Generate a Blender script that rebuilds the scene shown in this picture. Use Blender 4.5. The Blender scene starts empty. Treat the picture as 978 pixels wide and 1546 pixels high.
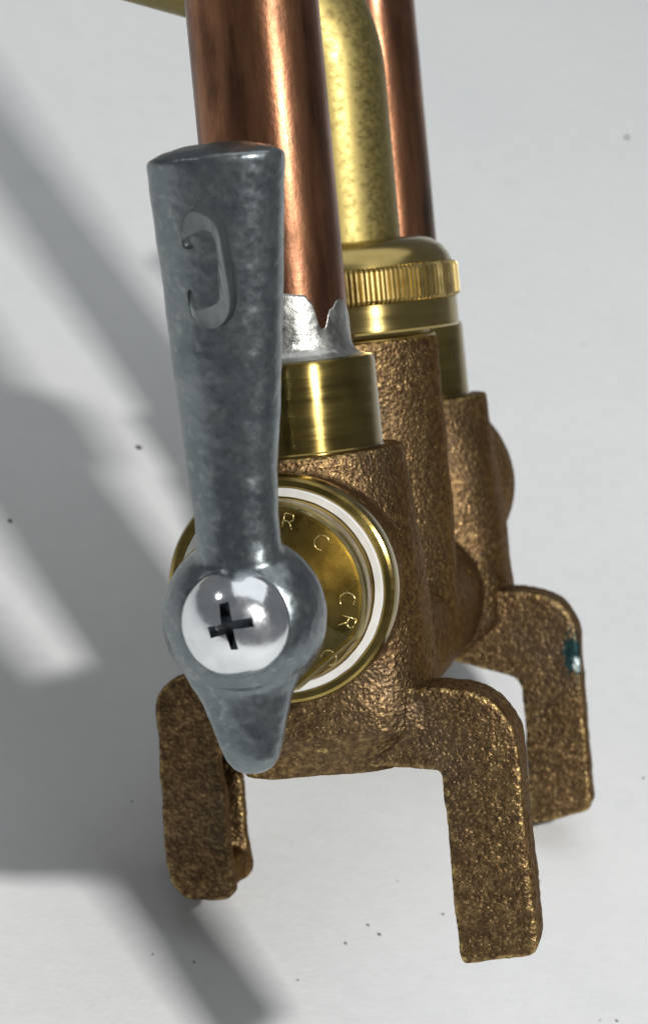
import bpy, bmesh, math, random
from mathutils import Vector, Matrix, noise
from mathutils.bvhtree import BVHTree

random.seed(7)
scn = bpy.context.scene
COL = scn.collection
R = math.radians

# ------------------------------------------------------------------ camera
# table top = world z 0; the faucet lies tilted on two of its legs and its far handle
cd = bpy.data.cameras.new('camera')
cam = bpy.data.objects.new('camera', cd)
COL.objects.link(cam)
CAM_ROT = Matrix(((0.9450359454, -0.2646463522, -0.1920139844),
                  (0.0, 0.5872589746, -0.8093990961),
                  (0.3269664538, 0.7649112400, 0.5549808402)))
cam.matrix_world = Matrix.Translation((-0.0811703, -0.3385158, 0.3150725)) @ CAM_ROT.to_4x4()
cd.sensor_fit = 'VERTICAL'
cd.sensor_height = 24.0
cd.lens = 5300.0 / 1546.0 * 24.0
cd.clip_start = 0.01
cd.clip_end = 50.0
cd.dof.use_dof = True
cd.dof.focus_distance = 0.405
cd.dof.aperture_fstop = 45.0
scn.camera = cam

# ------------------------------------------------------------------ light
wd = bpy.data.worlds.new('World')
scn.world = wd
wd.use_nodes = True
bg = wd.node_tree.nodes['Background']
bg.inputs[0].default_value = (0.93, 0.96, 1.0, 1)
bg.inputs[1].default_value = 0.15


def area(name, loc, target, power, sx, sy=None, shape='RECTANGLE', color=(1, 1, 1)):
    l = bpy.data.lights.new(name, 'AREA')
    l.shape = shape
    l.size = sx
    if sy:
        l.size_y = sy
    l.energy = power
    l.color = color
    o = bpy.data.objects.new(name, l)
    COL.objects.link(o)
    o.location = loc
    o.rotation_euler = (Vector(target) - Vector(loc)).to_track_quat('-Z', 'Y').to_euler()
    return o


area('desk_lamp_light', (0.2859, -0.5014, 0.8350), (0.03, 0.05, 0.03), 7.3, 0.10, 0.042, color=(1.0, 0.98, 0.95))
area('ceiling_bounce_fill', (0.0, 0.55, 1.6), (0.0, 0.15, 0.0), 7.5, 1.7, 1.7, color=(0.95, 0.98, 1.0))  # added soft overhead fill, standing in for light bounced off the ceiling
area('window_light', (-0.81, -0.06, 0.70), (0.0, 0.0, 0.05), 0.32, 0.13, 0.11, color=(0.94, 0.97, 1.0))

scn.view_settings.view_transform = 'Standard'
scn.view_settings.look = 'None'
scn.view_settings.exposure = 0.12
scn.view_settings.gamma = 1.0
scn.render.engine = 'CYCLES'

# ------------------------------------------------------------------ faucet frame (mm): X right, Y along the body, Z along the pipes
A = Matrix(((0.8812203786, 0.2984775768, -0.3665539258),
            (-0.0730657300, 0.8521246649, 0.5182132328),
            (0.4670246711, -0.4298775310, 0.7727181018)))
H = -73.7935
BASE = Vector((19.0, 98.0, -48.5))
U = 0.001


# ------------------------------------------------------------------ materials
def new_mat(name):
    m = bpy.data.materials.new(name)
    m.use_nodes = True
    nt = m.node_tree
    b = nt.nodes['Principled BSDF']
    return m, nt, b


def nd(nt, kind, **kw):
    n = nt.nodes.new(kind)
    for k, v in kw.items():
        if k in n.inputs:
            n.inputs[k].default_value = v
        else:
            setattr(n, k, v)
    return n


def coords(nt, scale=(1, 1, 1), loc=(0, 0, 0)):
    tc = nd(nt, 'ShaderNodeTexCoord')
    mp = nd(nt, 'ShaderNodeMapping')
    mp.inputs['Scale'].default_value = scale
    mp.inputs['Location'].default_value = loc
    nt.links.new(tc.outputs['Object'], mp.inputs['Vector'])
    return mp.outputs['Vector']


def ntex(nt, vec, scale, detail=4.0, rough=0.55, dist=0.0):
    n = nd(nt, 'ShaderNodeTexNoise', Scale=scale, Detail=detail, Roughness=rough, Distortion=dist)
    nt.links.new(vec, n.inputs['Vector'])
    return n.outputs['Fac']


def ramp(nt, fac, stops):
    r = nd(nt, 'ShaderNodeValToRGB')
    el = r.color_ramp.elements
    while len(el) < len(stops):
        el.new(0.5)
    for e, (p, c) in zip(el, stops):
        e.position = p
        e.color = (c[0], c[1], c[2], 1) if not isinstance(c, float) else (c, c, c, 1)
    nt.links.new(fac, r.inputs['Fac'])
    return r.outputs['Color']


def mix(nt, fac, a, b, blend='MIX'):
    m = nd(nt, 'ShaderNodeMix', data_type='RGBA', blend_type=blend)
    for s, v in ((m.inputs[0], fac), (m.inputs[6], a), (m.inputs[7], b)):
        if hasattr(v, 'is_output'):
            nt.links.new(v, s)
        elif isinstance(v, (int, float)):
            s.default_value = v
        else:
            s.default_value = (v[0], v[1], v[2], 1)
    return m.outputs[2]


def bump(nt, b, height, strength, dist, chain=None):
    n = nd(nt, 'ShaderNodeBump', Strength=strength, Distance=dist)
    nt.links.new(height, n.inputs['Height'])
    if chain:
        nt.links.new(chain, n.inputs['Normal'])
    nt.links.new(n.outputs['Normal'], b.inputs['Normal'])
    return n.outputs['Normal']


def mat_cast(name='cast_brass', patina=None):
    m, nt, b = new_mat(name)
    v = coords(nt)
    big = ntex(nt, v, 75, 5, 0.65)
    mid = ntex(nt, v, 1250, 4, 0.62)
    fine = ntex(nt, v, 3000, 3, 0.6)
    c1 = ramp(nt, big, [(0.3, (0.08, 0.048, 0.027)), (0.55, (0.15, 0.09, 0.046)), (0.75, (0.21, 0.128, 0.068))])
    c2 = ramp(nt, mid, [(0.34, (0.028, 0.018, 0.010)), (0.5, (0.155, 0.097, 0.043)), (0.68, (0.46, 0.31, 0.13))])
    col = mix(nt, 0.5, c1, c2)
    spk = ramp(nt, fine, [(0.62, 0.0), (0.76, 0.9)])
    col = mix(nt, spk, col, (0.80, 0.58, 0.26))
    ge = nd(nt, 'ShaderNodeNewGeometry')
    worn = ramp(nt, ge.outputs['Pointiness'], [(0.515, 0.0), (0.56, 1.0)])
    worn = mix(nt, 1.0, worn, ramp(nt, mid, [(0.42, 0.0), (0.6, 0.85)]), 'MULTIPLY')
    col = mix(nt, worn, col, (0.72, 0.52, 0.20))
    dust = ramp(nt, ntex(nt, coords(nt, loc=(0.4, 0.7, 0.1)), 48, 5, 0.6), [(0.50, 0.0), (0.68, 0.55)])
    col = mix(nt, dust, col, (0.125, 0.093, 0.064))
    b.inputs['Specular Tint'].default_value = (0.42, 0.33, 0.25, 1)
    if patina:
        # verdigris stain on the upper outer edge of the far leg
        tc = nd(nt, 'ShaderNodeTexCoord')
        for centre, rad, colr in patina:
            sub = nd(nt, 'ShaderNodeVectorMath', operation='SUBTRACT')
            nt.links.new(tc.outputs['Object'], sub.inputs[0])
            sub.inputs[1].default_value = [(centre[i] - BASE[i]) * U for i in range(3)]
            sc = nd(nt, 'ShaderNodeVectorMath', operation='DIVIDE')
            nt.links.new(sub.outputs[0], sc.inputs[0])
            sc.inputs[1].default_value = [r * U for r in rad]
            ln = nd(nt, 'ShaderNodeVectorMath', operation='LENGTH')
            nt.links.new(sc.outputs[0], ln.inputs[0])
            ad = nd(nt, 'ShaderNodeMath', operation='MULTIPLY_ADD')
            nt.links.new(mid, ad.inputs[0])
            ad.inputs[1].default_value = 0.9
            nt.links.new(ln.outputs['Value'], ad.inputs[2])
            mk = ramp(nt, ad.outputs[0], [(0.0, 1.0), (0.92, 1.0), (1.0, 0.0)])
            mp = nd(nt, 'ShaderNodeMath', operation='MULTIPLY')
            mp.inputs[1].default_value = 0.72
            nt.links.new(ad.outputs[0], mp.inputs[0])
            mk = ramp(nt, mp.outputs[0], [(0.80, 1.0), (1.0, 0.0)])
            col = mix(nt, mk, col, colr)
    nt.links.new(col, b.inputs['Base Color'])
    b.inputs['Metallic'].default_value = 0.92
    rr = ramp(nt, mid, [(0.3, 0.52), (0.7, 0.28)])
    nt.links.new(rr, b.inputs['Roughness'])
    vo = nd(nt, 'ShaderNodeTexVoronoi', Scale=2300.0)
    vo.feature = 'SMOOTH_F1'
    nt.links.new(v, vo.inputs['Vector'])
    n1 = bump(nt, b, vo.outputs['Distance'], 0.6, 0.00026)
    n2 = bump(nt, b, mid, 0.75, 0.00021, n1)
    bump(nt, b, fine, 0.6, 0.00013, n2)
    return m


def turned(nt, b, amount):
    # lathe marks run round the Z axis
    t = nd(nt, 'ShaderNodeTangent', direction_type='RADIAL', axis='Z')
    nt.links.new(t.outputs[0], b.inputs['Tangent'])
    b.inputs['Anisotropic'].default_value = amount
    b.inputs['Anisotropic Rotation'].default_value = 0.25


def mat_brass(name, base=(0.60, 0.44, 0.13), dark=(0.30, 0.20, 0.05), rough=0.22, streak=(60, 60, 900), bstr=0.12, spots=False, aniso=0.0):
    m, nt, b = new_mat(name)
    v = coords(nt)
    vs = coords(nt, streak)
    big = ntex(nt, v, 160, 4)
    st = ntex(nt, vs, 1.0, 5, 0.6)
    col = ramp(nt, big, [(0.30, dark), (0.62, base)])
    col = mix(nt, 0.35, col, ramp(nt, st, [(0.3, dark), (0.7, base)]))
    if spots:
        vo = nd(nt, 'ShaderNodeTexVoronoi', Scale=130.0)
        nt.links.new(v, vo.inputs['Vector'])
        s = ramp(nt, vo.outputs['Distance'], [(0.07, 1.0), (0.14, 0.0)])
        col = mix(nt, mix(nt, 0.6, (0, 0, 0), s), col, (0.10, 0.07, 0.03))
    nt.links.new(col, b.inputs['Base Color'])
    b.inputs['Metallic'].default_value = 1.0
    rr = ramp(nt, st, [(0.3, rough * 0.75), (0.7, rough * 1.35)])
    nt.links.new(rr, b.inputs['Roughness'])
    if aniso:
        turned(nt, b, aniso)
    n1 = bump(nt, b, st, bstr, 0.00008)
    bump(nt, b, big, bstr * 0.5, 0.0004, n1)
    return m


def mat_copper():
    m, nt, b = new_mat('aged_copper')
    v = coords(nt)
    vs = coords(nt, (330, 330, 45))
    a = ntex(nt, v, 95, 5, 0.62, 0.4)
    c = ntex(nt, vs, 1.0, 5, 0.65)
    f = ntex(nt, v, 1300, 3)
    col = ramp(nt, a, [(0.34, (0.085, 0.044, 0.028)), (0.46, (0.18, 0.082, 0.047)), (0.58, (0.30, 0.132, 0.075)), (0.72, (0.44, 0.225, 0.14))])
    col = mix(nt, 0.45, col, ramp(nt, c, [(0.38, (0.06, 0.034, 0.02)), (0.52, (0.29, 0.135, 0.065)), (0.68, (0.50, 0.25, 0.13))]))
    nt.links.new(col, b.inputs['Base Color'])
    b.inputs['Metallic'].default_value = 1.0
    nt.links.new(ramp(nt, a, [(0.35, 0.42), (0.65, 0.27)]), b.inputs['Roughness'])
    turned(nt, b, 0.45)
    n1 = bump(nt, b, f, 0.22, 0.0001)
    bump(nt, b, c, 0.14, 0.0003, n1)
    return m


def mat_zinc(name='zinc_alloy', lift=1.0):
    m, nt, b = new_mat(name)
    v = coords(nt)
    a = ntex(nt, v, 150, 7, 0.74, 0.2)
    f = ntex(nt, v, 1100, 4, 0.65)
    sp = ntex(nt, coords(nt, loc=(3, 1, 2)), 950, 3, 0.5)
    col = ramp(nt, a, [(0.30, (0.135 * lift, 0.157 * lift, 0.17 * lift)), (0.5, (0.195 * lift, 0.22 * lift, 0.23 * lift)), (0.74, (0.285 * lift, 0.305 * lift, 0.31 * lift))])
    col = mix(nt, ramp(nt, sp, [(0.56, 0.0), (0.72, 0.32)]), col, (0.46, 0.47, 0.475))
    nt.links.new(col, b.inputs['Base Color'])
    b.inputs['Metallic'].default_value = 0.95
    nt.links.new(ramp(nt, f, [(0.3, 0.36), (0.7, 0.23)]), b.inputs['Roughness'])
    n1 = bump(nt, b, f, 0.18, 0.00012)
    bump(nt, b, a, 0.05, 0.0008, n1)
    return m


def mat_solder():
    m, nt, b = new_mat('tin_solder')
    v = coords(nt)
    f = ntex(nt, v, 800, 5, 0.65)
    a = ntex(nt, v, 260, 4)
    col = ramp(nt, a, [(0.35, (0.28, 0.28, 0.26)), (0.65, (0.52, 0.52, 0.49))])
    nt.links.new(col, b.inputs['Base Color'])
    b.inputs['Metallic'].default_value = 1.0
    nt.links.new(ramp(nt, f, [(0.35, 0.45), (0.65, 0.22)]), b.inputs['Roughness'])
    n1 = bump(nt, b, a, 0.25, 0.0006)
    bump(nt, b, f, 0.35, 0.0002, n1)
    return m


def mat_chrome():
    m, nt, b = new_mat('bright_zinc_plate')
    v = coords(nt)
    f = ntex(nt, v, 350, 4)
    nt.links.new(ramp(nt, f, [(0.3, (0.70, 0.73, 0.75)), (0.7, (0.88, 0.90, 0.92))]), b.inputs['Base Color'])
    b.inputs['Metallic'].default_value = 1.0
    nt.links.new(ramp(nt, f, [(0.35, 0.10), (0.72, 0.27)]), b.inputs['Roughness'])
    n1 = bump(nt, b, f, 0.10, 0.0004)
    bump(nt, b, ntex(nt, v, 1400, 4), 0.10, 0.0001, n1)
    return m


def mat_ptfe():
    m, nt, b = new_mat('white_ptfe')
    v = coords(nt)
    f = ntex(nt, v, 300, 4)
    nt.links.new(ramp(nt, f, [(0.3, (0.70, 0.70, 0.68)), (0.6, (0.82, 0.82, 0.81))]), b.inputs['Base Color'])
    b.inputs['Roughness'].default_value = 0.45
    return m


def mat_paper():
    m, nt, b = new_mat('white_paper')
    v = coords(nt)
    a = ntex(nt, v, 14, 4)
    g = ntex(nt, v, 330, 5, 0.65)
    f = ntex(nt, v, 1300, 4, 0.7)
    col = ramp(nt, a, [(0.3, (0.735, 0.755, 0.76)), (0.7, (0.79, 0.80, 0.80))])
    sm = ramp(nt, ntex(nt, coords(nt, loc=(5, 2, 0)), 95, 3), [(0.62, 0.0), (0.82, 0.22)])
    col = mix(nt, sm, col, (0.56, 0.60, 0.61))
    col = mix(nt, 0.10, col, ramp(nt, ntex(nt, v, 240, 6, 0.7), [(0.3, (0.52, 0.53, 0.53)), (0.7, (0.85, 0.86, 0.86))]))
    nt.links.new(col, b.inputs['Base Color'])
    b.inputs['Roughness'].default_value = 0.72
    b.inputs['Specular IOR Level'].default_value = 0.25
    n1 = bump(nt, b, g, 0.32, 0.0006)
    bump(nt, b, f, 0.35, 0.0002, n1)
    return m


def mat_plain(name, col, rough=0.6, metal=0.0):
    m, nt, b = new_mat(name)
    v = coords(nt)
    f = ntex(nt, v, 500, 3)
    nt.links.new(ramp(nt, f, [(0.3, tuple(c * 0.75 for c in col)), (0.7, col)]), b.inputs['Base Color'])
    b.inputs['Roughness'].default_value = rough
    b.inputs['Metallic'].default_value = metal
    return m


CAST = mat_cast()
CASTP = mat_cast('cast_brass_with_verdigris', [((23.6, 93.6, -24.2), (2.1, 3.4, 4.2), (0.025, 0.06, 0.062)),
                                               ((23.9, 93.6, -25.8), (1.0, 1.8, 1.6), (0.50, 0.58, 0.58))])
BRASS = mat_brass('turned_brass', (0.42, 0.315, 0.10), (0.20, 0.14, 0.04), 0.20)
BRASS_SOCKET = mat_brass('turned_brass_socket', (0.34, 0.255, 0.08), (0.15, 0.105, 0.03), 0.22, aniso=0.85)
BRASS_NUT = mat_brass('polished_brass', (0.45, 0.345, 0.13), (0.30, 0.22, 0.075), 0.20, bstr=0.06, aniso=0.7)
BRASS_DISC = mat_brass('stamped_brass', (0.44, 0.35, 0.14), (0.24, 0.18, 0.065), 0.27, (500, 500, 500))
BRASS_DULL = mat_brass('dull_brass', (0.45, 0.33, 0.12), (0.24, 0.17, 0.06), 0.33, (300, 300, 300))
BRASS_TUBE = mat_brass('brushed_brass_tube', (0.335, 0.268, 0.098), (0.305, 0.24, 0.084), 0.42, (900, 900, 1400), 0.02, True)
KNURL = mat_brass('knurled_brass', (0.50, 0.39, 0.16), (0.34, 0.25, 0.09), 0.36, (400, 400, 400))
LETTER = mat_brass('raised_brass_edge', (0.85, 0.70, 0.35), (0.7, 0.55, 0.25), 0.2, (500, 500, 500))
COPPER = mat_copper()
ZINC = mat_zinc()
ZINC_PALE = mat_plain('zinc_alloy_pale', (0.30, 0.325, 0.33), 0.45, 0.8)
SOLDER = mat_solder()
CHROME = mat_chrome()
PTFE = mat_ptfe()
PAPER = mat_paper()
DIRT = mat_plain('dark_grit', (0.10, 0.105, 0.11), 0.8)

# ------------------------------------------------------------------ root of the faucet
root = bpy.data.objects.new('laundry_faucet', None)
COL.objects.link(root)
root.empty_display_size = 0.02
t0 = A @ BASE
root.matrix_world = Matrix.Translation((t0.x * U, t0.y * U, (t0.z - H) * U)) @ A.to_4x4()
root['label'] = 'cast brass faucet with copper pipes, grey lever handle and three legs on white paper'
root['category'] = 'faucet'


# ------------------------------------------------------------------ mesh helpers (all in mm)
def link(name, me, mat, parent, smooth=True):
    me.materials.clear()
    me.materials.append(mat)
    for p in me.polygons:
        p.use_smooth = smooth
    o = bpy.data.objects.new(name, me)
    COL.objects.link(o)
    o.parent = parent
    return o


def finish(name, me, mat, parent, smooth=True, angle=None):
    """mm coordinates -> metres about the base point, linked as one part"""
    me.transform(Matrix.Scale(U, 4) @ Matrix.Translation(-BASE))
    if angle is not None:
        for p in me.polygons:
            p.use_smooth = True
        me.set_sharp_from_angle(angle=R(angle))
    o = link(name, me, mat, parent, smooth)
    return o


def bm_mesh(bm, name='m'):
    bmesh.ops.recalc_face_normals(bm, faces=bm.faces[:])
    me = bpy.data.meshes.new(name)
    bm.to_mesh(me)
    bm.free()
    return me


def grid_faces(bm, rings, close_u=True, cap=True):
    vs = [[bm.verts.new(p) for p in r] for r in rings]
    n = len(vs[0])
    for i in range(len(vs) - 1):
        for j in range(n if close_u else n - 1):
            k = (j + 1) % n
            bm.faces.new((vs[i][j], vs[i][k], vs[i + 1][k], vs[i + 1][j]))
    if cap:
        bm.faces.new(vs[0][::-1])
        bm.faces.new(vs[-1])
    return vs


def lathe(bm, prof, axis='Z', c=(0, 0, 0), seg=96, closed=False):
    """prof: (radius, position along axis)"""
    rings = []
    for r, h in prof:
        ring = []
        for k in range(seg):
            a = 2 * math.pi * k / seg
            if axis == 'Z':
                ring.append((c[0] + r * math.cos(a), c[1] + r * math.sin(a), c[2] + h))
            else:
                ring.append((c[0] + r * math.cos(a), c[1] + h, c[2] + r * math.sin(a)))
        rings.append(ring)
    if closed:
        rings.append(rings[0])
        vs = [[bm.verts.new(p) for p in r] for r in rings[:-1]]
        vs.append(vs[0])
        for i in range(len(vs) - 1):
            for j in range(seg):
                k = (j + 1) % seg
                bm.faces.new((vs[i][j], vs[i][k], vs[i + 1][k], vs[i + 1][j]))
    else:
        grid_faces(bm, rings)


def prism(bm, pts, y0, y1):
    a = [bm.verts.new((x, y0, z)) for x, z in pts]
    b = [bm.verts.new((x, y1, z)) for x, z in pts]
    bm.faces.new(a)
    bm.faces.new(b[::-1])
    for i in range(len(pts)):
        j = (i + 1) % len(pts)
        bm.faces.new((a[i], b[i], b[j], a[j]))


def evaluated(me, setup):
    o = bpy.data.objects.new('tmp', me)
    COL.objects.link(o)
    setup(o)
    dg = bpy.context.evaluated_depsgraph_get()
    dg.update()
    out = bpy.data.meshes.new_from_object(o.evaluated_get(dg))
    bpy.data.objects.remove(o)
    return out


def fuse(bm, voxel, smooth, factor=0.5):
    me = bm_mesh(bm)

    def setup(o):
        m = o.modifiers.new('r', 'REMESH')
        m.mode = 'VOXEL'
        m.voxel_size = voxel
        if smooth:
            s = o.modifiers.new('s', 'SMOOTH')
            s.factor = factor
            s.iterations = smooth
    return evaluated(me, setup)


def roughen(me, amps, seed=0.0):
    off = Vector((seed, seed * 1.7, -seed))
    n = len(me.vertices)
    co = [0.0] * (n * 3)
    no = [0.0] * (n * 3)
    me.vertices.foreach_get('co', co)
    me.vertices.foreach_get('normal', no)
    for i in range(0, n * 3, 3):
        p = Vector(co[i:i + 3]) + off
        d = 0.0
        for a, s in amps:
            d += a * noise.noise(p * s)
        co[i] += no[i] * d
        co[i + 1] += no[i + 1] * d
        co[i + 2] += no[i + 2] * d
    me.vertices.foreach_set('co', co)
    me.update()


def boolean_cut(me, cutter_me):
    c = bpy.data.objects.new('cut', cutter_me)
    COL.objects.link(c)

    def setup(o):
        m = o.modifiers.new('b', 'BOOLEAN')
        m.operation = 'DIFFERENCE'
        m.solver = 'EXACT'
        m.object = c
    out = evaluated(me, setup)
    bpy.data.objects.remove(c)
    return out


def tube(bm, pts, r, seg=8):
    pts = [Vector(p) for p in pts]
    rings = []
    ref = Vector((0.123, 1, 0.31)).normalized()
    for i, p in enumerate(pts):
        t = (pts[min(i + 1, len(pts) - 1)] - pts[max(i - 1, 0)]).normalized()
        n = (ref - t * ref.dot(t)).normalized()
        b = t.cross(n)
        rings.append([tuple(p + (n * math.cos(2 * math.pi * k / seg) + b * math.sin(2 * math.pi * k / seg)) * r) for k in range(seg)])
    grid_faces(bm, rings)


# ------------------------------------------------------------------ the white surface
bm = bmesh.new()
bmesh.ops.create_grid(bm, x_segments=1, y_segments=1, size=1.6)
me = bm_mesh(bm)
pap = link('paper_surface', me, PAPER, None, False)
pap['kind'] = 'structure'

# ------------------------------------------------------------------ cast body
D = 102.0


def block(bm, y0):
    rings = []
    #        z,  half width, exponent
    for z, a, e in [(-23.4, 10.9, 3.2), (-22.6, 11.3, 3.2), (-18.8, 14.3, 3.4), (-16, 14.5, 3.4), (-6, 14.3, 3.3),
                    (2, 13.9, 3.0), (8, 13.5, 2.5), (11, 13.35, 2.1), (14.6, 13.3, 2.0)]:
        ring = []
        for k in range(72):
            t = 2 * math.pi * k / 72
            ct, st = math.cos(t), math.sin(t)
            x = a * math.copysign(abs(ct) ** (2 / e), ct)
            y = (a if e < 2.4 else a * 0.95) * math.copysign(abs(st) ** (2 / e), st)
            ring.append((x if x > 0 else x * 0.84, y0 + y, z))
        rings.append(ring)
    grid_faces(bm, rings)


bm = bmesh.new()
block(bm, 0.0)
block(bm, D)
lathe(bm, [(13.0, -17.2), (13.2, 0), (13.2, 8)], 'Y', seg=80)                                   # near valve barrel
lathe(bm, [(13.2, 94), (13.4, 110), (13.9, 116), (14.3, 124), (14.0, 127)], 'Y', seg=80)       # far valve barrel
lathe(bm, [(6, -21), (10.2, -18), (11.8, -12), (12.4, -5), (12.6, 4), (12.6, 25.6)], 'Z', (0, D / 2, 0), 80)  # spout boss
for v in bm.verts:
    if abs(v.co.y - D / 2) < 13 and v.co.x < 0:
        v.co.x *= 0.82                                                                        # flatter on its left side
lathe(bm, [(10.6, -2), (10.9, 30), (10.9, 72), (10.6, 104)], 'Y', (0.6, 0, -13.6), 64)             # gallery between the valves
body_me = fuse(bm, 0.36, 6)
roughen(body_me, [(0.22, 0.2), (0.05, 1.0), (0.05, 2.4)], 3.1)
body = finish('valve_body', body_me, CAST, root)


# ------------------------------------------------------------------ legs
def leg(name, pts, y0, y1, mat, seed, voxel=0.36, extra=None):
    bm = bmesh.new()
    prism(bm, pts, y0, y1)
    if extra:
        extra(bm)
    me = fuse(bm, voxel, 5)
    roughen(me, [(0.18, 0.3), (0.07, 1.0), (0.07, 2.6)], seed)
    return finish(name, me, mat, root)


def arc(cx, cz, r, a0, a1, n=8):
    return [(cx + r * math.cos(R(a0 + (a1 - a0) * i / n)), cz + r * math.sin(R(a0 + (a1 - a0) * i / n))) for i in range(n + 1)]


near_pts = [(6, -15.5), (12, -13.6), (16.0, -13.9)] + arc(17.3, -21.6, 7.4, 88, 4) + [(24.7, -30), (24.9, -43.6)] + \
    arc(23.3, -44.9, 1.6, -5, -85, 4) + [(16.9, -46.9)] + arc(16.5, -45.9, 1.0, -80, -175, 3) + [(15.4, -40), (15.5, -32), (15.4, -23.7), (6, -22.5)]


def gusset(bm):
    # sloping fairing between block face and leg face
    v = [(8.5, -12.2, -15.5), (8.5, -11.0, -20.2), (19.0, -8.6, -22.0), (19.0, -8.6, -15.5),
         (8.5, -4, -15.5), (8.5, -4, -21.5), (19.0, -4, -22.5), (19.0, -4, -15.5)]
    b = [bm.verts.new(p) for p in v]
    for f in ((0, 1, 2, 3), (7, 6, 5, 4), (0, 4, 5, 1), (1, 5, 6, 2), (2, 6, 7, 3), (3, 7, 4, 0)):
        bm.faces.new([b[i] for i in f])


leg('leg', near_pts, -10.4, -1.0, CAST, 11.0, extra=gusset)
far_pts = [(6, -15), (12, -14.0), (16.2, -14.3)] + arc(17.2, -21.9, 7.2, 80, 0) + [(24.3, -30), (24.2, -45.6)] + \
    arc(22.6, -46.2, 1.6, -5, -85, 4) + [(16.3, -48.8)] + arc(16.2, -47.7, 1.0, -85, -175, 3) + [(15.2, -44), (15.5, -36), (15.6, -29)] + \
    [(14.9, -27.2), (13.2, -26.4), (6, -24)]
leg('leg', far_pts, 92.6, 101.0, CASTP, 23.0)
left_pts = [(-4, -13), (-14, -15.2), (-22.5, -16.9)] + arc(-24.2, -21.6, 4.8, 95, 175, 6) + [(-29.3, -30), (-29.7, -38)] + \
    arc(-25.4, -43.3, 4.1, 180, 262, 7) + [(-22.6, -47.8)] + arc(-22.3, -46.2, 1.6, -85, -5, 3) + [(-20.9, -41), (-20.8, -34), (-21.2, -28.5), (-19.5, -25.6), (-14, -24.5), (-4, -22)]


bm = bmesh.new()
prism(bm, left_pts, 43.2, 47.2)                                                    # front wall
inner = [(x if x < -21.8 else x - 0.2, z) for x, z in left_pts[3:]]
prism(bm, [(-4, -13.4), (-14, -15.4), (-22.5, -17.2)] + [(x + 0.6, z + (0.5 if z < -44 else 0)) for x, z in inner], 54.6, 58.0)   # back wall
prism(bm, [(-24, -17.6), (-27.6, -19.6), (-28.8, -23), (-29.2, -30), (-29.5, -38), (-28.8, -43.6), (-26, -46.8), (-25.4, -42), (-25.6, -32), (-25.2, -24)], 44.0, 57.4)  # outer web
prism(bm, [(-28.6, -42.6), (-26.6, -46.9), (-22.4, -47.6), (-21.0, -46.4), (-20.9, -43.2), (-23.2, -42.2)], 44.0, 57.6)                                            # foot
prism(bm, [(-4, -13.6), (-14, -15.6), (-24, -17.4), (-27, -20), (-25, -25.0), (-14, -24.0), (-4, -21.6)], 44.0, 57.4)                                               # arm
me = fuse(bm, 0.36, 12)
roughen(me, [(0.22, 0.25), (0.07, 1.0), (0.07, 2.6)], 37.0)
finish('leg', me, CAST, root)

# ------------------------------------------------------------------ pipe sockets, pipes, solder
HT = [(-180, 31.0), (-150, 32.4), (-120, 30.0), (-90, 31.5), (-60, 30.2), (-35, 32.6), (-10, 33.0), (10, 33.8), (30, 33.4), (36, 32.4),
      (43, 29.3), (46, 29.1), (56, 31.4), (68, 32.4), (78, 32.3), (92, 31.0), (120, 29.6), (150, 31.6), (180, 31.0)]


def hsolder(deg):
    for (a, x), (b, y) in zip(HT, HT[1:]):
        if a <= deg <= b:
            f = (deg - a) / (b - a)
            f = f * f * (3 - 2 * f)
            return x + (y - x) * f
    return 31.0


def pipe_run(y0, seed):
    bm = bmesh.new()
    lathe(bm, [(10.95, 13.9), (10.9, 14.7), (10.72, 14.9), (10.70, 20), (10.65, 25.0), (10.45, 25.5), (9.9, 25.7), (6.5, 25.7), (6.5, 13.9)], 'Z', (0, y0, 0), 128, closed=True)
    finish('pipe_socket', bm_mesh(bm), BRASS_SOCKET, root, angle=25)
    bm = bmesh.new()
    lathe(bm, [(7.95, 16.0), (7.95, 60), (7.95, 100), (7.95, 150.0), (7.1, 150.0), (7.1, 16.0)], 'Z', (0, y0, 0), 128, closed=True)
    p = finish('copper_pipe', bm_mesh(bm), COPPER, root, angle=40)
    # solder: a skin with a ragged upper edge that fillets down onto the socket
    bm = bmesh.new()
    N = 220
    rows = [0, .04, .10, .18, .28, .4, .55, .7, .85, .95, 1.0]
    rings = []
    for q in rows:
        ring = []
        for k in range(N):
            deg = -180 + 360 * k / N
            a = R(deg)
            top = hsolder(deg) + 0.13 * noise.noise(Vector((k * 0.22, seed, 1)))
            z = 25.66 + (top - 25.66) * q
            dz = z - 25.66
            r = 7.99 + 0.07 * (1 - q ** 6) + 1.7 * math.exp(-dz / 0.5)
            r += 0.05 * noise.noise(Vector((7 * math.sin(a), 7 * math.cos(a), z)) * 0.9 + Vector((seed, 0, 0))) * (1 - q ** 4)
            ring.append((r * math.sin(a), y0 - r * math.cos(a), z))
        rings.append(ring)
    rings.append([(7.9 * math.sin(R(-180 + 360 * k / N)), y0 - 7.9 * math.cos(R(-180 + 360 * k / N)), 25.66 + (hsolder(-180 + 360 * k / N) - 25.66)) for k in range(N)])
    grid_faces(bm, rings, cap=False)
    s = finish('solder_joint', bm_mesh(bm), SOLDER, p)
    return p


pipe_run(0.0, 1.3)
pipe_run(D, 5.9)

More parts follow.
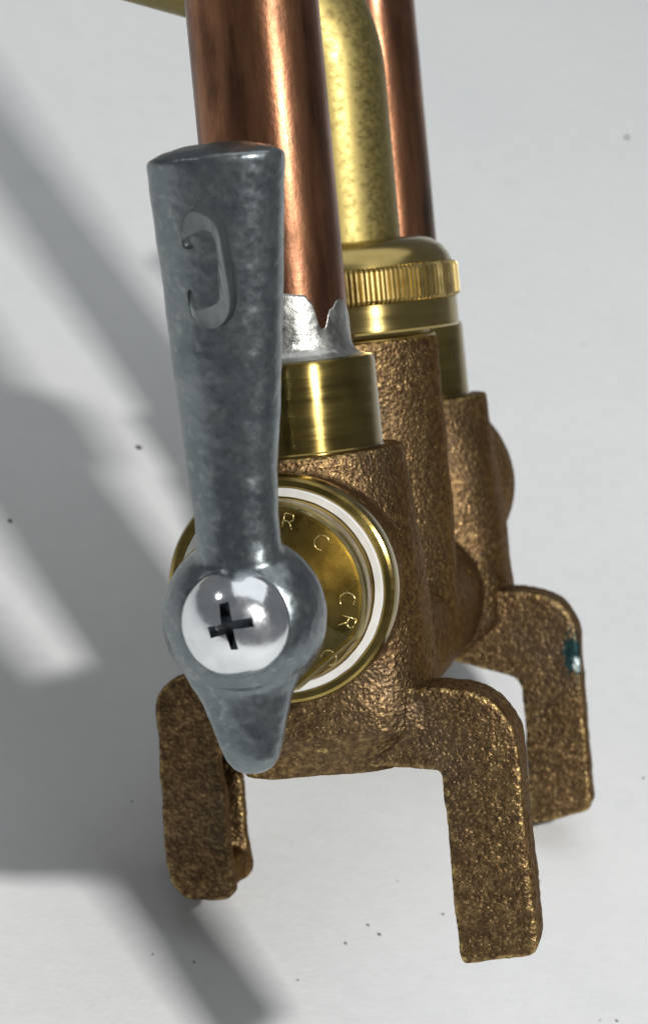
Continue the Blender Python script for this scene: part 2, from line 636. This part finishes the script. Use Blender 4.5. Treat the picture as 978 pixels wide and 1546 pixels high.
# ------------------------------------------------------------------ spout with its coupling nut
bm = bmesh.new()
path = [(0, D / 2, z) for z in (24, 40, 55, 61)]
rb = 18.4
turn = 69
for i in range(1, 21):
    a = R(turn * i / 20)
    path.append((-rb + rb * math.cos(a), D / 2, 61 + rb * math.sin(a)))
last = Vector(path[-1])
dirn = Vector((-math.sin(R(turn)), 0, math.cos(R(turn))))
for s in (10, 40, 80, 120, 150):
    path.append(tuple(last + dirn * s))
seg = 64
rings = []
for inner in (0, 1):
    rr = 8.9 if not inner else 7.9
    seq = path if not inner else path[::-1]
    for i, p in enumerate(seq):
        P = Vector(p)
        if inner:
            t = Vector(seq[max(i - 1, 0)]) - Vector(seq[min(i + 1, len(seq) - 1)])
        else:
            t = Vector(seq[min(i + 1, len(seq) - 1)]) - Vector(seq[max(i - 1, 0)])
        t.normalize()
        n = Vector((0, 1, 0))
        b = t.cross(n)
        rings.append([tuple(P + (n * math.cos(2 * math.pi * k / seg) + b * math.sin(2 * math.pi * k / seg)) * rr) for k in range(seg)])
rings.append(rings[0])
grid_faces(bm, rings, cap=False)
bmesh.ops.remove_doubles(bm, verts=bm.verts[:], dist=1e-5)
finish('spout', bm_mesh(bm), BRASS_TUBE, root, angle=40)

bm = bmesh.new()
lathe(bm, [(9.0, 36.0), (9.05, 38.5), (9.6, 38.9), (11.2, 38.85), (12.9, 38.4), (14.3, 37.4), (15.1, 36.2), (15.4, 35.3), (15.35, 35.15),
           (15.3, 30.8), (15.45, 30.6), (15.65, 30.4), (15.7, 26.9), (15.5, 26.6), (14.0, 26.5), (10.5, 26.5), (10.5, 34.0), (9.0, 34.0)], 'Z', (0, D / 2, 0), 160, closed=True)
nut = finish('coupling_nut', bm_mesh(bm), BRASS_NUT, root, angle=28)
bm = bmesh.new()
rings = []
TE = 150
rnd = [random.uniform(-0.11, 0.07) for _ in range(TE)]
rsh = [random.uniform(-0.12, 0.12) for _ in range(TE)]
for z, ins in ((30.5, 0.5), (30.75, 0.12), (31.0, 0), (34.7, 0), (34.95, 0.12), (35.2, 0.5)):
    ring = []
    for k in range(TE):
        for q, dr in ((0.0, -0.42), (0.3, 0.0), (0.68, 0.0)):
            a = 2 * math.pi * (k + q + rsh[k] * (q > 0)) / TE
            r = 16.15 + (rnd[k] if q > 0 else 0) + dr - ins
            ring.append((r * math.cos(a), D / 2 + r * math.sin(a), z))
    rings.append(ring)
rings.append([(15.2 * math.cos(2 * math.pi * k / (TE * 3)), D / 2 + 15.2 * math.sin(2 * math.pi * k / (TE * 3)), 35.2) for k in range(TE * 3)])
rings.append([(15.2 * math.cos(2 * math.pi * k / (TE * 3)), D / 2 + 15.2 * math.sin(2 * math.pi * k / (TE * 3)), 30.5) for k in range(TE * 3)])
rings.append(rings[0])
grid_faces(bm, rings, cap=False)
bmesh.ops.remove_doubles(bm, verts=bm.verts[:], dist=1e-5)
finish('knurled_band', bm_mesh(bm), KNURL, nut, smooth=False)
bm = bmesh.new()
prof = [(9.2, 24.8), (12.3, 24.8), (12.35, 25.7), (12.2, 25.85), (12.0, 25.9), (11.6, 26.0), (11.6, 28.0), (9.2, 28.0)]
lathe(bm, prof, 'Z', (0, D / 2, 0), 128, closed=True)
finish('threaded_collar', bm_mesh(bm), BRASS_DULL, root, angle=30)


# ------------------------------------------------------------------ valve mouth: ring, washer, stamped disc, stem
def place(o, m):
    """put a part (built at the near end) elsewhere on the faucet, m in mm"""
    T = Matrix.Translation(BASE * U)
    mm = m.copy()
    mm.translation = mm.translation * U
    o.matrix_local = Matrix.Translation(-BASE * U) @ mm @ T


def flat_ring(seg_r, y, flats):
    ring = []
    for k in range(192):
        a = 2 * math.pi * k / 192
        r = seg_r
        for fa, fd in flats:
            cosd = math.cos(a - R(fa))
            if cosd > 0.2:
                r = min(r, fd / cosd)
        ring.append((r * math.cos(a), y, r * math.sin(a)))
    return ring


def stroke_letter(ch, cx, cz, ang, size, y):
    """thin raised stroke, letter top pointing to ang"""
    strokes = []
    if ch == 'C':
        strokes.append([(0.46 * math.cos(R(a)), 0.5 * math.sin(R(a))) for a in range(48, 315, 12)])
    else:
        strokes.append([(-0.32, -0.5), (-0.32, 0.5)])
        strokes.append([(-0.32, 0.5), (0.05, 0.5)] + [(0.05 + 0.26 * math.cos(R(a)), 0.25 + 0.25 * math.sin(R(a))) for a in range(75, -91, -15)] + [(-0.32, 0.0)])
        strokes.append([(0.02, 0.0), (0.36, -0.5)])
    bm = bmesh.new()
    up = Vector((math.cos(R(ang)), 0, math.sin(R(ang))))
    rt = Vector((math.sin(R(ang)), 0, -math.cos(R(ang))))
    for s in strokes:
        tube(bm, [Vector((cx, y, cz)) + rt * (a * size) + up * (b * size) for a, b in s], 0.085, 6)
    return bm_mesh(bm)


def valve_mouth(m, letters):
    bm = bmesh.new()
    lathe(bm, [(11.9, -16.0), (13.3, -16.0), (13.35, -18.6), (13.1, -19.3), (12.75, -19.5), (12.1, -19.5), (11.9, -19.3)], 'Y', seg=160, closed=True)
    a = finish('valve_rim', bm_mesh(bm), BRASS, root, angle=25)
    bm = bmesh.new()
    lathe(bm, [(10.82, -17.0), (11.86, -17.0), (11.86, -19.7), (11.72, -19.95), (10.95, -19.95), (10.82, -19.7)], 'Y', seg=160, closed=True)
    for v in bm.verts:
        v.co.x += 0.05 * noise.noise(v.co * 0.7)
        v.co.z += 0.05 * noise.noise(v.co * 0.7 + Vector((9, 0, 0)))
    b = finish('washer', bm_mesh(bm), PTFE, root, angle=40)
    bm = bmesh.new()
    lathe(bm, [(3.0, -17.0), (10.79, -17.0), (10.79, -19.9), (10.55, -20.2), (10.4, -23.5), (3.0, -23.5)], 'Y', seg=128, closed=True)
    e = finish('bonnet_neck', bm_mesh(bm), BRASS_DULL, root, angle=25)
    fl = [(-54, 9.95), (126, 9.95)]
    bm = bmesh.new()
    rings = [flat_ring(3.0, -23.0, []), flat_ring(10.9, -23.0, fl), flat_ring(10.95, -26.2, fl), flat_ring(10.62, -26.75, [(f, d - 0.28) for f, d in fl]),
             flat_ring(10.35, -26.8, [(f, d - 0.5) for f, d in fl]), flat_ring(9.9, -26.6, [(f, d - 0.8) for f, d in fl]), flat_ring(3.0, -26.6, [])]
    rings.append(rings[0])
    grid_faces(bm, rings, cap=False)
    bmesh.ops.remove_doubles(bm, verts=bm.verts[:], dist=1e-5)
    d = finish('bonnet_disc', bm_mesh(bm), BRASS_DISC, root, angle=25)
    bm = bmesh.new()
    rings = [flat_ring(10.72, -26.6, [(f, d - 0.20) for f, d in fl]), flat_ring(10.70, -26.92, [(f, d - 0.22) for f, d in fl]),
             flat_ring(10.42, -26.96, [(f, d - 0.48) for f, d in fl]), flat_ring(10.34, -26.6, [(f, d - 0.55) for f, d in fl])]
    rings.append(rings[0])
    grid_faces(bm, rings, cap=False)
    bmesh.ops.remove_doubles(bm, verts=bm.verts[:], dist=1e-5)
    finish('worn_edge', bm_mesh(bm), LETTER, d, angle=25)
    bm = bmesh.new()
    lathe(bm, [(5.8, -26.0), (5.8, -30.5), (5.2, -31.2), (4.2, -31.4), (4.2, -46.0)], 'Y', seg=64)
    s = finish('stem', bm_mesh(bm), BRASS_DISC, root, angle=30)
    if letters:
        for ch, x, z in (('R', 2.75, 8.5), ('C', 6.3, 5.8), ('C', 8.6, -0.9), ('R', 8.4, -3.4), ('C', 5.9, -7.3)):
            ang = math.degrees(math.atan2(z, x))
            finish('letter', stroke_letter(ch, x, z, ang, 1.75, -26.62), LETTER, d)
    if m:
        for o in (a, b, e, d, s):
            place(o, m)


FLIP = Matrix.Translation((0, D, 0)) @ Matrix.Rotation(math.pi, 4, 'Z')
valve_mouth(None, True)
valve_mouth(FLIP, False)

# ------------------------------------------------------------------ lever handle
bm = bmesh.new()
#      z,   cx,  half width, half depth, cy
sec = [(2.0, 0.4, 5.4, 4.3, -47.6), (6.0, 0.55, 5.0, 4.35, -47.8), (8.2, 0.65, 4.55, 4.2, -48.0), (11.2, 0.78, 4.45, 4.0, -48.4), (16, 0.9, 4.8, 4.0, -48.9), (23.3, 1.45, 5.4, 4.3, -49.6),
       (29, 1.75, 5.9, 4.6, -50.2), (36, 2.2, 6.35, 4.9, -50.9), (42.2, 2.5, 6.8, 5.2, -51.6), (49.0, 2.9, 7.3, 5.5, -52.3), (49.45, 2.9, 7.22, 5.42, -52.3), (50.2, 2.9, 5.6, 4.1, -52.2),
       (50.75, 2.9, 3.2, 2.3, -52.1), (50.95, 2.9, 0.8, 0.6, -52.1)]
rings = []
for z, cx, a, b, cy in sec:
    rings.append([(cx + a * math.copysign(abs(math.cos(t)) ** 0.86, math.cos(t)), cy + b * math.copysign(abs(math.sin(t)) ** 0.86, math.sin(t)), z)
                  for t in [2 * math.pi * k / 72 for k in range(72)]])
grid_faces(bm, rings)
lathe(bm, [(4.5, -41.0), (6.4, -41.2), (8.2, -43.0), (8.95, -45.0), (8.9, -46.6), (8.5, -48.4), (7.85, -50.0), (7.0, -51.2), (6.2, -51.9), (5.5, -52.25), (0.5, -52.3)], 'Y', (0.1, 0, 0.2), 96)
rings = []
for z, cx, a, b in [(1, -0.1, 7.6, 4.2), (-3.5, -0.1, 7.4, 4.0), (-6.5, -0.2, 6.0, 3.55), (-8.4, -0.2, 4.95, 3.2), (-10.8, -0.2, 4.2, 2.8), (-13.4, -0.2, 3.45, 2.4), (-15.0, -0.2, 2.9, 2.1), (-16.1, -0.2, 2.1, 1.7), (-16.7, -0.2, 1.0, 0.8)]:
    rings.append([(cx + a * math.copysign(abs(math.cos(t)) ** 0.8, math.cos(t)), -47.0 + b * math.copysign(abs(math.sin(t)) ** 0.8, math.sin(t)), z) for t in [2 * math.pi * k / 48 for k in range(48)]])
grid_faces(bm, rings)
hand_me = fuse(bm, 0.25, 10)
roughen(hand_me, [(0.06, 0.4), (0.03, 1.2)], 2.0)
plain_me = hand_me.copy()

# sunk letter: outline cut into the lever, with a paler floor
LT = [(-0.77, 40.09), (-0.80, 41.5), (-0.67, 42.84), (0.25, 44.06), (1.65, 44.34), (3.12, 43.79), (4.18, 42.39), (4.29, 38.31), (4.37, 34.91), (3.94, 33.07), (2.89, 31.91), (1.15, 31.51),
      (-0.32, 32.2), (-0.93, 33.65), (-0.93, 35.94), (-0.31, 35.82), (-0.20, 34.78), (0.34, 33.96), (1.24, 33.86), (2.26, 34.3), (2.48, 35.2), (2.62, 37.2), (2.85, 40.44), (2.5, 41.58), (1.71, 42.0),
      (0.62, 41.69), (0.03, 40.91), (0.57, 40.1)]


def round_poly(p, it=2):
    for _ in range(it):
        q = []
        for i in range(len(p)):
            a, b = p[i], p[(i + 1) % len(p)]
            q += [(a[0] * .75 + b[0] * .25, a[1] * .75 + b[1] * .25), (a[0] * .25 + b[0] * .75, a[1] * .25 + b[1] * .75)]
        p = q
    return p


LT = round_poly(LT, 2)
bmt = bmesh.new()
bmt.from_mesh(hand_me)
tree = BVHTree.FromBMesh(bmt)
bmt.free()


def front(x, z):
    h = tree.ray_cast(Vector((x, -90, z)), Vector((0, 1, 0)))
    return h[0].y if h[0] else -56.0


def letter_solid(yfront, ydeep, shrink=0.0):
    bm = bmesh.new()
    a = [bm.verts.new((x, yfront(x, z), z)) for x, z in LT]
    b = [bm.verts.new((x, ydeep(x, z), z)) for x, z in LT]
    for i in range(len(LT)):
        j = (i + 1) % len(LT)
        bm.faces.new((a[i], b[i], b[j], a[j]))
    fa = bm.faces.new(a[::-1])
    fb = bm.faces.new(b)
    bmesh.ops.triangulate(bm, faces=[fa, fb])
    return bm_mesh(bm)


TILT = lambda x, z: 0.10 * (x - 1.7) + 0.02 * (z - 38)
DEEP = lambda x, z: front(x, z) + 1.05 + TILT(x, z)
cut_me = letter_solid(lambda x, z: -70.0, DEEP)
hand_me = boolean_cut(hand_me, cut_me)
handle = finish('handle', hand_me, ZINC, root, angle=38)
finish('sunk_letter', letter_solid(lambda x, z: front(x, z) + 0.95 + TILT(x, z), lambda x, z: front(x, z) + 1.3 + TILT(x, z)), ZINC_PALE, handle, smooth=False)


def screw_mesh():
    bm = bmesh.new()
    prof = [(0.3, -50.5), (5.85, -50.5), (5.92, -51.7), (5.88, -52.1), (5.5, -53.0), (4.8, -54.0), (3.85, -54.85), (2.7, -55.5), (1.4, -55.9), (0.3, -56.0)]
    lathe(bm, prof, 'Y', (0.15, 0, 0.3), 128)
    me = bm_mesh(bm)
    bm = bmesh.new()
    ca = R(10)

    def rot(x, z):
        return (0.15 + x * math.cos(ca) - z * math.sin(ca), 0.3 + x * math.sin(ca) + z * math.cos(ca))
    cross = [(0.55, 0.55), (0.55, 2.7), (-0.55, 2.7), (-0.55, 0.55), (-2.7, 0.55), (-2.7, -0.55), (-0.55, -0.55), (-0.55, -2.7), (0.55, -2.7), (0.55, -0.55), (2.7, -0.55), (2.7, 0.55)]
    rj = random.Random(5)
    cross = [(x * 0.88 + rj.uniform(-0.22, 0.22), z * 0.88 + rj.uniform(-0.22, 0.22)) for x, z in cross]
    top = [bm.verts.new((rot(x * 1.05, z * 1.05)[0], -57.0, rot(x * 1.05, z * 1.05)[1])) for x, z in cross]
    mid = [bm.verts.new((rot(x, z)[0], -55.1, rot(x, z)[1])) for x, z in cross]
    low = [bm.verts.new((rot(x * 0.30, z * 0.30)[0], -52.3, rot(x * 0.30, z * 0.30)[1])) for x, z in cross]
    for r0, r1 in ((top, mid), (mid, low)):
        for i in range(12):
            j = (i + 1) % 12
            bm.faces.new((r0[i], r1[i], r1[j], r0[j]))
    bm.faces.new(top[::-1])
    bm.faces.new(low)
    return boolean_cut(me, bm_mesh(bm))


def pit(x, y, z, r, mat, parent):
    bm = bmesh.new()
    bmesh.ops.create_icosphere(bm, subdivisions=2, radius=r)
    for v in bm.verts:
        v.co = Vector((v.co.x * 0.8 + 0.3 * v.co.z, v.co.y * 0.25, v.co.z)) * (1 + 0.4 * noise.noise(v.co * 5)) + Vector((x, y, z))
    return finish('casting_pit', bm_mesh(bm), mat, parent)


pit(4.3, front(4.3, -8.2), -8.2, 0.32, DIRT, handle)
sm = screw_mesh()
finish('screw', sm, CHROME, handle, angle=30)

# the far handle, turned aside
FAR = Matrix.Translation((0, D - 12, 0)) @ Matrix.Rotation(math.pi, 4, 'Z') @ Matrix.Rotation(R(6), 4, 'Y')
fh = finish('handle', plain_me, ZINC, root)
place(fh, FAR)
fs = bpy.data.objects.new('screw', sm)
COL.objects.link(fs)
fs.parent = fh

# ------------------------------------------------------------------ grit on the paper
spk = [(-3.6, 124.4, 1.1), (-23.0, 95.7, 0.8), (34.3, 25.4, 0.45), (36.0, 24.1, 0.5), (31.0, 20.5, 0.5), (3.5, 8.7, 0.4), (9.3, 9.2, 0.45), (79.7, 74.6, 0.55), (45.7, 31.7, 0.4),
       (61.0, 44.3, 0.35), (92.3, 278.5, 1.3), (68.7, 18.0, 0.3), (71.3, 18.8, 0.45), (38.9, 36.3, 0.3), (24.1, 10.8, 0.3), (77.6, 195.2, 0.4), (-0.8, 38.5, 0.3)]
bm = bmesh.new()
for x, y, r in spk:
    g = bmesh.ops.create_icosphere(bm, subdivisions=2, radius=r * 0.5 * U)
    s = Vector((random.uniform(0.8, 1.6), random.uniform(0.6, 1.1), 0.35))
    a = random.uniform(0, 3.1)
    for v in g['verts']:
        c = v.co * (1 + 0.5 * noise.noise(v.co * 2500 + Vector((x, y, 0))))
        c = Vector((c.x * s.x, c.y * s.y, c.z * s.z))
        v.co = Matrix.Rotation(a, 3, 'Z') @ c + Vector((x * U, y * U, r * 0.1 * U))
grit = link('grit', bm_mesh(bm), DIRT, None)
grit['kind'] = 'stuff'
grit['label'] = 'scattered specks of dark grit on the white paper'
grit['category'] = 'grit'
